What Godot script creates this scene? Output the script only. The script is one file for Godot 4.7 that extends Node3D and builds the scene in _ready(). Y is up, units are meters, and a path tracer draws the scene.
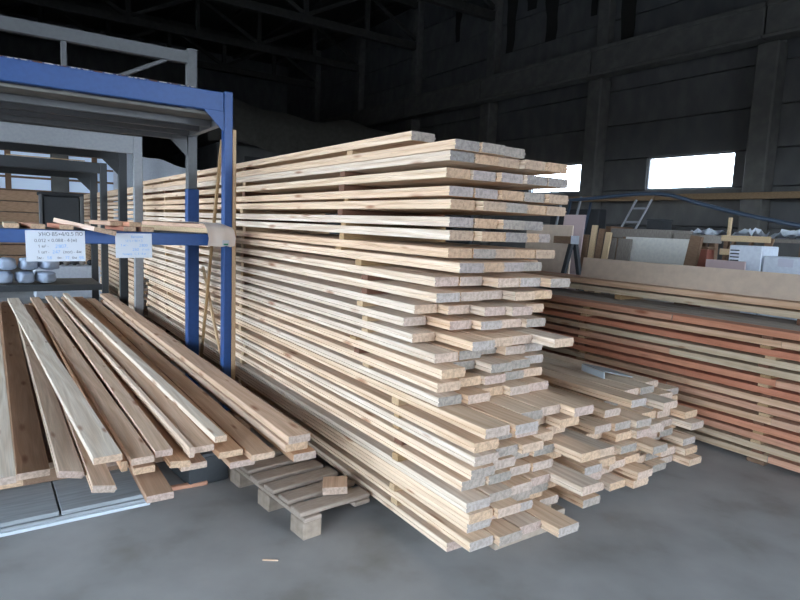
extends Node3D

# ------------------------------------------------------------------ state
var rng := RandomNumberGenerator.new()
var used := {}
var M := {}
var boxes := {}
const ORD := ["first", "second", "third", "fourth", "fifth", "sixth", "seventh", "eighth", "ninth", "tenth", "eleventh", "twelfth", "thirteenth", "fourteenth", "fifteenth", "sixteenth", "seventeenth", "eighteenth", "nineteenth", "twentieth", "twenty-first", "twenty-second", "twenty-third", "twenty-fourth", "twenty-fifth", "twenty-sixth", "twenty-seventh", "twenty-eighth", "twenty-ninth", "thirtieth"]

# ------------------------------------------------------------------ naming
func numbered(called: String) -> String:
	var k: int = used.get(called, 0)
	used[called] = k + 1
	return called if k == 0 else "%s_%03d" % [called, k]

func tag(o: Node, label: String, category: String, group := "") -> Node:
	o.set_meta("label", label)
	o.set_meta("category", category)
	if group != "":
		o.set_meta("group", group)
	return o

func thing(called: String, label: String, category: String, at := Vector3.ZERO, turn := Vector3.ZERO, group := "") -> Node3D:
	var o := Node3D.new()
	o.name = numbered(called)
	add_child(o)
	o.position = at
	o.rotation = turn
	tag(o, label, category, group)
	return o

func struct(called: String, at := Vector3.ZERO) -> Node3D:
	var o := Node3D.new()
	o.name = numbered(called)
	add_child(o)
	o.position = at
	o.set_meta("kind", "structure")
	return o

func put(called: String, mesh: Mesh, m, parent: Node, at := Vector3.ZERO, turn := Vector3.ZERO) -> MeshInstance3D:
	var o := MeshInstance3D.new()
	o.mesh = mesh
	if m != null:
		o.material_override = m
	if parent == self:
		o.name = numbered(called)
		add_child(o)
	else:
		o.name = called
		parent.add_child(o, true)
	o.position = at
	o.rotation = turn
	o.cast_shadow = GeometryInstance3D.SHADOW_CASTING_SETTING_ON
	return o

# ------------------------------------------------------------------ shapes
func quad(st: SurfaceTool, a: Vector3, b: Vector3, c: Vector3, d: Vector3) -> void:
	for p in [a, b, c, a, c, d]:
		st.add_vertex(p)

# a chamfered box centred on the origin; faces wound so that the outside shows
func box(size: Vector3, bev := 0.004) -> ArrayMesh:
	var key := "%s %s" % [size, bev]
	if boxes.has(key):
		return boxes[key]
	var h := size * 0.5
	var b: float = min(bev, 0.3 * min(size.x, min(size.y, size.z)))
	var faces := []
	var ax := [Vector3.RIGHT, Vector3.UP, Vector3.BACK]
	var hh := [h.x, h.y, h.z]
	for i in 3:
		for s in [-1.0, 1.0]:
			var j: int = (i + 1) % 3
			var k: int = (i + 2) % 3
			var c: Vector3 = ax[i] * (s * hh[i])
			var u: Vector3 = ax[j] * (hh[j] - b)
			var v: Vector3 = ax[k] * (hh[k] - b)
			faces.append([c - u - v, c + u - v, c + u + v, c - u + v])
	for i in 3:                                    # edges along axis i
		var j: int = (i + 1) % 3
		var k: int = (i + 2) % 3
		for sj in [-1.0, 1.0]:
			for sk in [-1.0, 1.0]:
				var l: Vector3 = ax[i] * (hh[i] - b)
				var p: Vector3 = ax[j] * (sj * hh[j]) + ax[k] * (sk * (hh[k] - b))
				var q: Vector3 = ax[j] * (sj * (hh[j] - b)) + ax[k] * (sk * hh[k])
				faces.append([p - l, p + l, q + l, q - l])
	for sx in [-1.0, 1.0]:
		for sy in [-1.0, 1.0]:
			for sz in [-1.0, 1.0]:
				faces.append([Vector3(sx * h.x, sy * (h.y - b), sz * (h.z - b)), Vector3(sx * (h.x - b), sy * h.y, sz * (h.z - b)), Vector3(sx * (h.x - b), sy * (h.y - b), sz * h.z)])
	var m := solid(faces)
	boxes[key] = m
	return m

# convex-ish solid from faces listed in any winding, origin inside
func solid(faces: Array, centre := Vector3.ZERO) -> ArrayMesh:
	var st := SurfaceTool.new()
	st.begin(Mesh.PRIMITIVE_TRIANGLES)
	st.set_smooth_group(-1)
	for f in faces:
		var n: Vector3 = (f[1] - f[0]).cross(f[2] - f[0])
		var mid := Vector3.ZERO
		for p in f:
			mid += p
		mid /= f.size()
		var pts: Array = f.duplicate()
		if n.dot(mid - centre) > 0.0:              # Godot: front faces run clockwise
			pts.reverse()
		for i in range(1, pts.size() - 1):
			st.add_vertex(pts[0]); st.add_vertex(pts[i]); st.add_vertex(pts[i + 1])
	st.generate_normals()
	return st.commit()

# polygon in XY extruded along Z from 0 to -depth
func prism(poly: PackedVector2Array, depth: float) -> ArrayMesh:
	var p := poly
	if Geometry2D.is_polygon_clockwise(p):
		p.reverse()
	var st := SurfaceTool.new()
	st.begin(Mesh.PRIMITIVE_TRIANGLES)
	st.set_smooth_group(-1)
	var n := p.size()
	for i in n:
		var a := p[i]
		var b := p[(i + 1) % n]
		quad(st, Vector3(a.x, a.y, 0), Vector3(a.x, a.y, -depth), Vector3(b.x, b.y, -depth), Vector3(b.x, b.y, 0))
	var tri := Geometry2D.triangulate_polygon(p)
	for t in range(0, tri.size(), 3):
		var q := [p[tri[t]], p[tri[t + 1]], p[tri[t + 2]]]
		var area: float = (q[1] - q[0]).cross(q[2] - q[0])
		if area > 0.0:
			q.reverse()
		for v in q:
			st.add_vertex(Vector3(v.x, v.y, 0))
		q.reverse()
		for v in q:
			st.add_vertex(Vector3(v.x, v.y, -depth))
	st.generate_normals()
	return st.commit()

# tube along points with per-point radius
func tube(pts: PackedVector3Array, rad: float, sides := 10) -> ArrayMesh:
	var st := SurfaceTool.new()
	st.begin(Mesh.PRIMITIVE_TRIANGLES)
	st.set_smooth_group(0)
	var rings := []
	for i in pts.size():
		var d: Vector3 = (pts[min(i + 1, pts.size() - 1)] - pts[max(i - 1, 0)]).normalized()
		var u := d.cross(Vector3.UP)
		if u.length() < 0.05:
			u = d.cross(Vector3.RIGHT)
		u = u.normalized()
		var v := u.cross(d).normalized()
		var r := []
		for s in sides:
			var a := TAU * s / sides
			r.append(pts[i] + (u * cos(a) + v * sin(a)) * rad)
		rings.append(r)
	for i in rings.size() - 1:
		for s in sides:
			var t: int = (s + 1) % sides
			quad(st, rings[i][s], rings[i][t], rings[i + 1][t], rings[i + 1][s])
	for e in [0, rings.size() - 1]:
		for s in range(1, sides - 1):
			if e == 0:
				st.add_vertex(rings[e][0]); st.add_vertex(rings[e][s + 1]); st.add_vertex(rings[e][s])
			else:
				st.add_vertex(rings[e][0]); st.add_vertex(rings[e][s]); st.add_vertex(rings[e][s + 1])
	st.generate_normals()
	return st.commit()

# straight bar of rectangular section between two points, as a child mesh
func bar(called: String, a: Vector3, b: Vector3, w: float, t: float, m, parent: Node, bev := 0.003) -> MeshInstance3D:
	var d := b - a
	var o := put(called, box(Vector3(w, t, snappedf(d.length(), 0.001)), bev), m, parent, (a + b) * 0.5)
	var up := Vector3.UP if absf(d.normalized().y) < 0.95 else Vector3.RIGHT
	o.basis = Basis.looking_at(d.normalized(), up)
	return o

# plank: profile with groove on the left edge and tongue on the right one; front end at z = 0
func plank_mesh(w: float, t: float, l: float, grooved: bool, u0: float, v0: float, bow := 0.0) -> ArrayMesh:
	var h := w * 0.5
	var k := t * 0.5
	var c := 0.0025
	var poly: PackedVector2Array
	if grooved:
		poly = PackedVector2Array([Vector2(-h + c, k), Vector2(-h, k - c), Vector2(-h, 0.005), Vector2(-h + 0.004, 0.002), Vector2(-h + 0.004, -0.002), Vector2(-h, -0.005), Vector2(-h, -k + c), Vector2(-h + c, -k),
			Vector2(h - 0.006 - c, -k), Vector2(h - 0.006, -k + c), Vector2(h - 0.006, -0.005), Vector2(h, -0.004), Vector2(h, 0.004), Vector2(h - 0.006, 0.005), Vector2(h - 0.006, k - c), Vector2(h - 0.006 - c, k)])
	else:
		poly = PackedVector2Array([Vector2(-h + c, k), Vector2(-h, k - c), Vector2(-h, -k + c), Vector2(-h + c, -k), Vector2(h - c, -k), Vector2(h, -k + c), Vector2(h, k - c), Vector2(h - c, k)])
	var n := poly.size()
	var per := [0.0]
	for i in n:
		per.append(per[i] + poly[i].distance_to(poly[(i + 1) % n]))
	var st := SurfaceTool.new()
	st.begin(Mesh.PRIMITIVE_TRIANGLES)
	st.set_smooth_group(-1)
	var segs := 1 if bow == 0.0 else 8
	var lift := func(s: float) -> float: return bow * (1.0 - pow(2.0 * s - 1.0, 2.0))
	for g in segs:
		var s0 := float(g) / segs
		var s1 := float(g + 1) / segs
		for i in n:
			var a := poly[i]
			var b := poly[(i + 1) % n]
			var vs := [Vector3(a.x, a.y + lift.call(s0), -l * s0), Vector3(b.x, b.y + lift.call(s0), -l * s0), Vector3(b.x, b.y + lift.call(s1), -l * s1), Vector3(a.x, a.y + lift.call(s1), -l * s1)]
			var us := [Vector2(u0 + l * s0 * 0.4, v0 + per[i] * 3.2), Vector2(u0 + l * s0 * 0.4, v0 + per[i + 1] * 3.2), Vector2(u0 + l * s1 * 0.4, v0 + per[i + 1] * 3.2), Vector2(u0 + l * s1 * 0.4, v0 + per[i] * 3.2)]
			for q in [0, 1, 2, 0, 2, 3]:
				st.set_uv(us[q])
				st.add_vertex(vs[q])
	st.generate_normals()
	var m := st.commit()
	st = SurfaceTool.new()
	st.begin(Mesh.PRIMITIVE_TRIANGLES)
	st.set_smooth_group(-1)
	var tri := Geometry2D.triangulate_polygon(poly)
	for e in [0.0, -l]:
		for i in range(0, tri.size(), 3):
			var q := [poly[tri[i]], poly[tri[i + 1]], poly[tri[i + 2]]]
			var area: float = (q[1] - q[0]).cross(q[2] - q[0])
			if (area > 0.0) == (e == 0.0):
				q.reverse()
			for p in q:
				st.set_uv(Vector2((p.x + h) / w * 0.96 + 0.02 + u0, (k - p.y) / t * 0.5 + v0 * 3.7))
				st.add_vertex(Vector3(p.x, p.y, e))
	st.generate_normals()
	st.commit(m)
	return m

func plank(called: String, mesh: Mesh, side: Material, cut: Material, at: Vector3, turn := Vector3.ZERO) -> MeshInstance3D:
	var o := put(called, mesh, null, self, at, turn)
	o.set_surface_override_material(0, side)
	o.set_surface_override_material(1, cut)
	return o

# ------------------------------------------------------------------ textures
func noise(freq: float, seed_: int, oct := 3) -> FastNoiseLite:
	var n := FastNoiseLite.new()
	n.seed = seed_
	n.frequency = freq
	n.noise_type = FastNoiseLite.TYPE_SIMPLEX_SMOOTH
	n.fractal_octaves = oct
	return n

func wood_image(seed_: int, w := 512, h := 128, knots := 7) -> ImageTexture:
	var r := RandomNumberGenerator.new()
	r.seed = seed_
	var n := noise(1.0, seed_, 2)
	var ks := []
	for i in knots:
		ks.append([r.randf() * w, r.randf() * h, r.randf_range(3.0, 6.5), r.randf_range(0.3, 1.0)])
	var data := PackedByteArray()
	data.resize(w * h * 3)
	for y in h:
		for x in w:
			var bend := 0.0
			var kn := 0.0
			for q in ks:
				var dx: float = absf(x - q[0])
				dx = min(dx, w - dx)
				var dy: float = y - q[1]
				if absf(dy) > h * 0.5:
					dy -= signf(dy) * h
				var d := sqrt(dx * dx / 5.0 + dy * dy)
				if d < 26.0:
					bend += signf(dy) * exp(-d * d / 120.0) * 5.0
					kn = max(kn, clampf(1.25 - d / q[2], 0.0, 1.0) * q[3])
			var a := TAU * x / w
			var gx := cos(a) * 1.1
			var gz := sin(a) * 1.1
			var b := TAU * (y + bend) / h
			var fine := n.get_noise_3d(gx + cos(b) * 9.0, gz + sin(b) * 9.0, 3.0)
			var wide := n.get_noise_3d(gx * 0.7 + cos(b) * 1.6, gz * 0.7 + sin(b) * 1.6, 20.0)
			var v := 0.93 + fine * 0.08 + wide * 0.07
			var c := Color(v, v * (0.975 + wide * 0.03), v * (0.945 + wide * 0.06))
			c = c.lerp(Color(0.5, 0.29, 0.18), kn * 0.75)
			var o := (y * w + x) * 3
			data[o] = int(clampf(c.r, 0, 1) * 255)
			data[o + 1] = int(clampf(c.g, 0, 1) * 255)
			data[o + 2] = int(clampf(c.b, 0, 1) * 255)
	var im := Image.create_from_data(w, h, false, Image.FORMAT_RGB8, data)
	im.generate_mipmaps()
	return ImageTexture.create_from_image(im)

func end_image(seed_: int) -> ImageTexture:
	var w := 192
	var h := 96
	var n := noise(0.06, seed_, 3)
	var n2 := noise(0.02, seed_ + 5, 2)
	var data := PackedByteArray()
	data.resize(w * h * 3)
	for y in h:
		for x in w:
			var cx := x - w * 0.45
			var cy := y * 0.9 + 70.0
			var d := sqrt(cx * cx * 0.5 + cy * cy) + n.get_noise_2d(x * 0.5, y * 0.5) * 3.0
			var ring := sin(d * 0.75) * 0.5 + 0.5
			var v := 0.92 + ring * 0.035 + n.get_noise_2d(x * 1.2, y * 1.2) * 0.05
			var blot := clampf(n2.get_noise_2d(x * 1.6, y * 1.6) * 1.1 + 0.4, 0.0, 1.0)
			var c := Color(v, v, v).lerp(Color(v * 0.86, v * 0.86, v * 0.86), blot)
			var o := (y * w + x) * 3
			data[o] = int(clampf(c.r, 0, 1) * 255)
			data[o + 1] = int(clampf(c.g, 0, 1) * 255)
			data[o + 2] = int(clampf(c.b, 0, 1) * 255)
	var im := Image.create_from_data(w, h, false, Image.FORMAT_RGB8, data)
	im.generate_mipmaps()
	return ImageTexture.create_from_image(im)

func speck(seed_: int, freq: float, ramp: Array, size := 512, oct := 5) -> NoiseTexture2D:
	var t := NoiseTexture2D.new()
	t.width = size
	t.height = size
	t.seamless = true
	t.noise = noise(freq, seed_, oct)
	var g := Gradient.new()
	var off := PackedFloat32Array()
	var col := PackedColorArray()
	for r in ramp:
		off.append(r[0])
		col.append(r[1])
	g.offsets = off
	g.colors = col
	t.color_ramp = g
	return t

func mat(c: Color, rough := 0.8, metal := 0.0, tex = null, scale := Vector3.ONE, world := false) -> StandardMaterial3D:
	var m := StandardMaterial3D.new()
	m.albedo_color = c
	m.roughness = rough
	m.metallic = metal
	if tex != null:
		m.albedo_texture = tex
		m.uv1_triplanar = true
		m.uv1_world_triplanar = world
		m.uv1_scale = scale
	return m

func rgb(r: int, g: int, b: int) -> Color:
	return Color8(r, g, b)

# ==================================================================
func _ready() -> void:
	rng.seed = 71
	view_and_light()
	materials()
	hall()
	trusses()
	tall_stack()
	low_stack()
	red_stack()
	loose_planks()
	near_rack()
	far_racks()
	pallet_and_sheets()
	back_corner()
	right_clutter()

func view_and_light() -> void:
	# camera
	var cam := Camera3D.new()
	cam.name = "camera"
	add_child(cam)
	cam.fov = 53.13
	cam.near = 0.05
	cam.far = 200.0
	var yaw := deg_to_rad(34.3)
	var pit := deg_to_rad(6.95)
	var rol := deg_to_rad(2.4)
	var f := Vector3(sin(yaw) * cos(pit), -sin(pit), -cos(yaw) * cos(pit))
	var r := Vector3(cos(yaw), 0, sin(yaw))
	var u := r.cross(f)
	cam.transform = Transform3D(Basis(r * cos(rol) + u * sin(rol), u * cos(rol) - r * sin(rol), -f), Vector3(0, 1.55, 0))
	cam.current = true
	# overcast sky, seen through the wall windows and entering by the gate
	var we := WorldEnvironment.new()
	we.name = "world_environment"
	var e := Environment.new()
	var sky := Sky.new()
	var sm := ProceduralSkyMaterial.new()
	sm.sky_top_color = Color(0.84, 0.92, 1.0)
	sm.sky_horizon_color = Color(0.90, 0.95, 1.0)
	sm.ground_horizon_color = Color(0.42, 0.42, 0.42)
	sm.ground_bottom_color = Color(0.36, 0.36, 0.36)
	sm.sun_angle_max = 0.0
	sky.sky_material = sm
	e.background_mode = Environment.BG_SKY
	e.sky = sky
	e.background_energy_multiplier = 22.0
	e.ambient_light_source = Environment.AMBIENT_SOURCE_SKY
	e.tonemap_mode = Environment.TONE_MAPPER_LINEAR
	e.tonemap_exposure = 0.86
	e.sdfgi_enabled = true
	e.ssao_enabled = true
	e.ssil_enabled = true
	we.environment = e
	add_child(we)

func materials() -> void:
	M.grain = [wood_image(3), wood_image(8), wood_image(15)]
	M.ends = [end_image(4), end_image(9)]
	var conc := speck(11, 0.012, [[0.0, Color(0.84, 0.84, 0.85)], [0.45, Color(0.9, 0.9, 0.9)], [0.7, Color(0.95, 0.95, 0.94)], [1.0, Color(1, 1, 1)]])
	var floor_tex := speck(21, 0.008, [[0.0, Color(0.8, 0.79, 0.77)], [0.4, Color(0.92, 0.92, 0.92)], [0.6, Color(0.95, 0.95, 0.95)], [1.0, Color(1, 1, 1)]], 1024, 7)
	var streak := speck(31, 0.02, [[0.0, Color(0.84, 0.83, 0.82)], [0.5, Color(0.93, 0.92, 0.91)], [1.0, Color(1, 1, 1)]])
	M.floor = mat(rgb(158, 157, 156), 0.72, 0.0, floor_tex, Vector3(0.23, 0.23, 0.23), true)
	M.wall = mat(rgb(104, 104, 105), 0.9, 0.0, conc, Vector3(0.25, 0.12, 0.25), true)
	M.wall2 = mat(rgb(98, 99, 101), 0.9, 0.0, conc, Vector3(0.21, 0.1, 0.21), true)
	M.girder = mat(rgb(108, 107, 105), 0.9, 0.0, conc, Vector3(0.3, 0.3, 0.3), true)
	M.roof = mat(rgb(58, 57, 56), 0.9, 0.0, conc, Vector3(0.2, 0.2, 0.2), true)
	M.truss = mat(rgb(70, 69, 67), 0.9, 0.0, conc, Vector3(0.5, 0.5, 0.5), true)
	M.stain = mat(rgb(38, 37, 36), 0.9)
	# wood: side tints and cut-end tints
	M.side = []
	for c in [rgb(236, 214, 190), rgb(238, 219, 199), rgb(232, 206, 180), rgb(230, 215, 200), rgb(238, 214, 190), rgb(228, 198, 170)]:
		for k in 2:
			var m := StandardMaterial3D.new()
			m.albedo_color = c
			m.roughness = 0.75
			m.albedo_texture = M.grain[k]
			M.side.append(m)
	M.cut = []
	for c in [rgb(190, 170, 156), rgb(170, 157, 146), rgb(200, 175, 157), rgb(160, 150, 140), rgb(202, 174, 150), rgb(192, 168, 155), rgb(180, 168, 160), rgb(206, 174, 144)]:
		var m := StandardMaterial3D.new()
		m.albedo_color = c
		m.roughness = 0.9
		m.albedo_texture = M.ends[M.cut.size() % 2]
		M.cut.append(m)
	M.grey_cut = []
	for c in [rgb(156, 144, 134), rgb(138, 131, 126), rgb(176, 150, 128), rgb(146, 136, 130), rgb(164, 150, 144), rgb(186, 154, 126)]:
		var m := StandardMaterial3D.new()
		m.albedo_color = c
		m.roughness = 0.9
		m.albedo_texture = M.ends[M.grey_cut.size() % 2]
		M.grey_cut.append(m)
	M.old = []
	for c in [rgb(222, 192, 168), rgb(204, 172, 146), rgb(232, 212, 194), rgb(206, 166, 134), rgb(224, 198, 176), rgb(180, 148, 124), rgb(234, 222, 208), rgb(232, 206, 190)]:
		var m := StandardMaterial3D.new()
		m.albedo_color = c
		m.roughness = 0.7
		m.albedo_texture = M.grain[2]
		M.old.append(m)
	M.red = []
	for c in [rgb(212, 150, 122), rgb(220, 186, 158), rgb(202, 136, 110), rgb(212, 196, 172), rgb(214, 168, 144), rgb(206, 156, 132), rgb(216, 180, 158), rgb(206, 186, 162)]:
		var m := StandardMaterial3D.new()
		m.albedo_color = c
		m.roughness = 0.75
		m.albedo_texture = M.grain[M.red.size() % 3]
		M.red.append(m)
	M.dusty = StandardMaterial3D.new()
	M.dusty.albedo_color = rgb(184, 176, 168)
	M.dusty.albedo_texture = M.grain[2]
	M.dusty.roughness = 0.9
	M.stick = [mat(rgb(204, 174, 138), 0.8, 0, streak, Vector3(1, 9, 9)), mat(rgb(120, 84, 66), 0.85, 0, streak, Vector3(1, 9, 9)), mat(rgb(176, 144, 104), 0.8, 0, streak, Vector3(1, 9, 9))]
	var chip := speck(41, 0.03, [[0.0, Color(0.92, 0.92, 0.94)], [0.6, Color(0.97, 0.97, 0.98)], [1.0, Color(1, 1, 1)]])
	M.blue = mat(rgb(34, 74, 132), 0.5, 0.0, chip, Vector3(1.5, 1.5, 1.5))
	M.steel = mat(rgb(92, 94, 96), 0.55, 0.1, chip, Vector3(1.5, 1.5, 1.5))
	M.pale_steel = mat(rgb(146, 150, 154), 0.5, 0.0, chip, Vector3(1.5, 1.5, 1.5))
	M.dark_steel = mat(rgb(64, 68, 71), 0.6, 0.2, chip, Vector3(1.5, 1.5, 1.5))
	M.rust = mat(rgb(180, 176, 172), 0.9, 0.0, speck(51, 0.012, [[0.0, Color(0.5, 0.32, 0.22)], [0.38, Color(0.6, 0.42, 0.32)], [0.46, Color(0.3, 0.42, 0.7)], [0.58, Color(0.34, 0.46, 0.72)], [0.64, Color(0.95, 0.95, 0.95)], [1.0, Color(1, 1, 1)]]), Vector3(3, 3, 3))
	M.deck = mat(rgb(118, 116, 112), 0.8, 0.0, conc, Vector3(1, 1, 1))
	M.sheet = mat(rgb(150, 158, 164), 0.5, 0.0, streak, Vector3(0.3, 5, 3))
	M.sheet_edge = mat(rgb(186, 196, 204), 0.5)
	M.pallet = mat(rgb(172, 158, 146), 0.9, 0.0, streak, Vector3(1.0, 6, 9))
	M.block = mat(rgb(162, 148, 134), 0.9, 0.0, streak, Vector3(1.5, 1.5, 1.5))
	M.paper = mat(rgb(200, 206, 216), 0.8)
	M.ink = mat(rgb(40, 44, 60), 0.8)
	M.blue_ink = mat(rgb(96, 160, 220), 0.8)
	M.film = mat(rgb(224, 214, 206), 0.35)
	M.green = mat(rgb(60, 140, 110), 0.7)
	M.brown = mat(rgb(132, 106, 86), 0.85, 0.0, streak, Vector3(6, 6, 1))
	M.brown_wall = mat(rgb(186, 152, 124), 0.9, 0.0, streak, Vector3(0.6, 2, 2))
	M.tan = mat(rgb(202, 182, 162), 0.8, 0.0, chip, Vector3(0.6, 0.6, 0.6))
	M.rail = mat(rgb(150, 126, 98), 0.85, 0.0, streak, Vector3(4, 4, 1))
	M.lavender = mat(rgb(188, 190, 206), 0.6)
	M.pinkwood = mat(rgb(216, 180, 156), 0.8, 0.0, streak, Vector3(6, 6, 1))
	M.white = mat(rgb(220, 218, 210), 0.7, 0.0, chip, Vector3(1, 1, 1))
	M.cool_white = mat(rgb(206, 214, 224), 0.6, 0.0, chip, Vector3(1, 1, 1))
	M.pink = mat(rgb(176, 156, 156), 0.7)
	M.grey_wood = mat(rgb(142, 136, 130), 0.9, 0.0, streak, Vector3(4, 1, 4))
	M.bag = mat(rgb(168, 182, 204), 0.55)
	M.tarp = mat(rgb(84, 84, 80), 0.8, 0.0, streak, Vector3(0.4, 0.4, 0.4))
	M.dark = mat(rgb(44, 46, 50), 0.7)
	M.hose = mat(rgb(52, 66, 84), 0.35)
	M.light_wood = mat(rgb(214, 190, 154), 0.8, 0.0, streak, Vector3(1, 6, 6))
	var pane := StandardMaterial3D.new()
	pane.transparency = BaseMaterial3D.TRANSPARENCY_ALPHA
	pane.albedo_color = Color(0.9, 0.95, 1.0, 0.06)
	pane.roughness = 0.0
	M.pane = pane
	var lit := StandardMaterial3D.new()
	lit.albedo_color = rgb(190, 200, 212)
	lit.roughness = 0.5
	lit.emission_enabled = true
	lit.emission = Color(0.62, 0.72, 0.86)
	lit.emission_energy_multiplier = 0.55
	M.lit = lit

# ------------------------------------------------------------------ the hall
const XR := 18.0
const XL := -7.0
const ZF := 9.0
const ZB := -42.0
const ROOF := 12.6

func slab(called: String, parent: Node, lo: Vector3, hi: Vector3, m, bev := 0.01) -> MeshInstance3D:
	return put(called, box(hi - lo, bev), m, parent, (lo + hi) * 0.5)

func hall() -> void:
	var fl := struct("floor")
	slab("concrete_slab", fl, Vector3(XL - 14, -0.3, ZB - 1), Vector3(XR + 1, 0, ZF + 8), M.floor)
	var ce := struct("ceiling")
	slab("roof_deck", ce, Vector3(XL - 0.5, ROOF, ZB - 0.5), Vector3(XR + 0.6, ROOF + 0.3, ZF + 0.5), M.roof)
	var wb := struct("wall_back")
	slab("masonry", wb, Vector3(XL - 0.3, 0, ZB - 0.3), Vector3(XR + 0.3, ROOF, ZB), M.wall)
	var wf := struct("wall_front")
	slab("masonry", wf, Vector3(XL - 0.3, 0, ZF), Vector3(2.5, ROOF, ZF + 0.3), M.wall)
	slab("masonry", wf, Vector3(9.5, 0, ZF), Vector3(XR + 0.3, ROOF, ZF + 0.3), M.wall)
	slab("lintel", wf, Vector3(2.5, 5.2, ZF), Vector3(9.5, ROOF, ZF + 0.3), M.wall)
	# left wall with the open gate that lets the daylight in
	var wl := struct("wall_left")
	var g0 := 0.6
	var g1 := 6.4
	var gh := 4.9
	slab("masonry", wl, Vector3(XL - 0.3, 0, ZB), Vector3(XL, ROOF, -13.0), M.wall)
	slab("masonry", wl, Vector3(XL - 0.3, 0, -13.0), Vector3(XL, 1.6, -3.0), M.wall)
	slab("masonry", wl, Vector3(XL - 0.3, 4.2, -13.0), Vector3(XL, ROOF, -3.0), M.wall)
	slab("masonry", wl, Vector3(XL - 0.3, 0, -3.0), Vector3(XL, ROOF, -1.5), M.wall)
	for k in 9:
		slab("glazing_bar", wl, Vector3(XL - 0.2, 1.6, -13.0 + 1.25 * k - 0.04), Vector3(XL - 0.1, 4.2, -13.0 + 1.25 * k + 0.04), M.dark_steel)
	slab("masonry", wl, Vector3(XL - 0.3, 0, -1.5), Vector3(XL, gh, g0), M.wall)
	slab("masonry", wl, Vector3(XL - 0.3, 0, g1), Vector3(XL, gh, 8.0), M.wall)
	slab("masonry", wl, Vector3(XL - 0.3, 0, 8.0), Vector3(XL, ROOF, ZF), M.wall)
	slab("lintel", wl, Vector3(XL - 0.3, gh, -1.5), Vector3(XL, ROOF, 8.0), M.wall)
	# right wall: precast panels between pillars
	var wr := struct("wall_right")
	var joints := [0.0, 0.75, 1.93, 3.1, 4.16, 5.33, 6.5, 7.7, 8.9, 10.1, 11.3, ROOF]
	var pz := []
	for i in range(-2, 7):
		pz.append(-8.55 - 5.65 * i)
	for i in pz.size() - 1:
		var za: float = pz[i + 1]
		var zb: float = pz[i]
		for j in joints.size() - 1:
			var y0: float = joints[j]
			var y1: float = joints[j + 1]
			var m = M.wall if (i * 3 + j * 5) % 7 < 4 else M.wall2
			var dx := 0.012 * ((i * 5 + j * 3) % 4)
			if j == 3 and (i == 2 or i == 3):
				var w0 := -12.27 if i == 2 else -17.52
				var w1 := -9.41 if i == 2 else -14.98
				slab("panel", wr, Vector3(XR + dx, y0 + 0.012, za + 0.012), Vector3(XR + 0.25, y1 - 0.012, w0), m, 0.02)
				slab("panel", wr, Vector3(XR + dx, y0 + 0.012, w1), Vector3(XR + 0.25, y1 - 0.012, zb - 0.012), m, 0.02)
				window_at(w0, w1, y0, y1)
			else:
				slab("panel", wr, Vector3(XR + dx, y0 + 0.012, za + 0.012), Vector3(XR + 0.25, y1 - 0.012, zb - 0.012), m, 0.02)
	slab("mortar", wr, Vector3(XR + 0.25, 0, ZB), Vector3(XR + 0.3, 3.125, ZF), M.wall2)
	slab("mortar", wr, Vector3(XR + 0.25, 4.135, ZB), Vector3(XR + 0.3, ROOF, ZF), M.wall2)
	slab("mortar", wr, Vector3(XR + 0.25, 3.1, -9.41), Vector3(XR + 0.3, 4.16, ZF), M.wall2)
	slab("mortar", wr, Vector3(XR + 0.25, 3.1, -14.98), Vector3(XR + 0.3, 4.16, -12.27), M.wall2)
	slab("mortar", wr, Vector3(XR + 0.25, 3.1, ZB), Vector3(XR + 0.3, 4.16, -17.52), M.wall2)
	slab("masonry", wr, Vector3(XR, 0, pz[0]), Vector3(XR + 0.25, ROOF, ZF), M.wall)
	# tar streaks running down the upper panels
	for s in [[-19.1, 8.9, 3.6, 0.8], [-16.9, 8.2, 4.3, 0.9], [-13.45, 8.0, 4.4, 0.9], [-18.0, 10.3, 2.2, 0.9], [-14.9, 9.3, 3.2, 0.45], [-22.6, 9.7, 2.4, 0.5]]:
		var pts := PackedVector2Array()
		var hh: float = s[2]
		var ww: float = s[3]
		for k in 9:
			var t := k / 8.0
			pts.append(Vector2(-ww * 0.5 * (1.0 - 0.5 * t) + rng.randf_range(-0.05, 0.05), hh * (1.0 - t)))
		for k in 9:
			var t := 1.0 - k / 8.0
			pts.append(Vector2(ww * 0.5 * (1.0 - 0.5 * t) + rng.randf_range(-0.05, 0.05), hh * (1.0 - t) - 0.01))
		put("stain", prism(pts, 0.012), M.stain, wr, Vector3(XR + 0.002, s[1], s[0]), Vector3(0, -PI / 2, 0))
	for i in pz.size():
		var z: float = pz[i]
		var p := struct("column", Vector3(XR, 0, z))
		slab("shaft", p, Vector3(-0.55, 0, -0.29), Vector3(0, 6.9, 0.29), M.girder, 0.04)
		slab("upper_shaft", p, Vector3(-0.36, 6.9, -0.24), Vector3(0, ROOF, 0.24), M.girder, 0.03)
		if i < pz.size() - 1:
			var b := struct("beam", Vector3(XR, 0, z))
			slab("girder_web", b, Vector3(-0.85, 7.0, -5.63), Vector3(-0.55, 7.85, -0.02), M.girder, 0.03)
			slab("girder_ledge", b, Vector3(-0.95, 6.9, -5.63), Vector3(-0.36, 7.0, -0.02), M.girder, 0.02)
			slab("girder_flange", b, Vector3(-0.9, 7.72, -5.63), Vector3(-0.36, 7.86, -0.02), M.girder, 0.02)
	# timber rail along the wall under the windows
	var rail := struct("trim_1")
	for i in 5:
		slab("rail", rail, Vector3(XR - 0.72, 2.70 + 0.01 * (i % 2), -27.0 + i * 5.2), Vector3(XR - 0.56, 2.88 + 0.01 * (i % 2), -21.84 + i * 5.2), M.rail)

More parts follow.
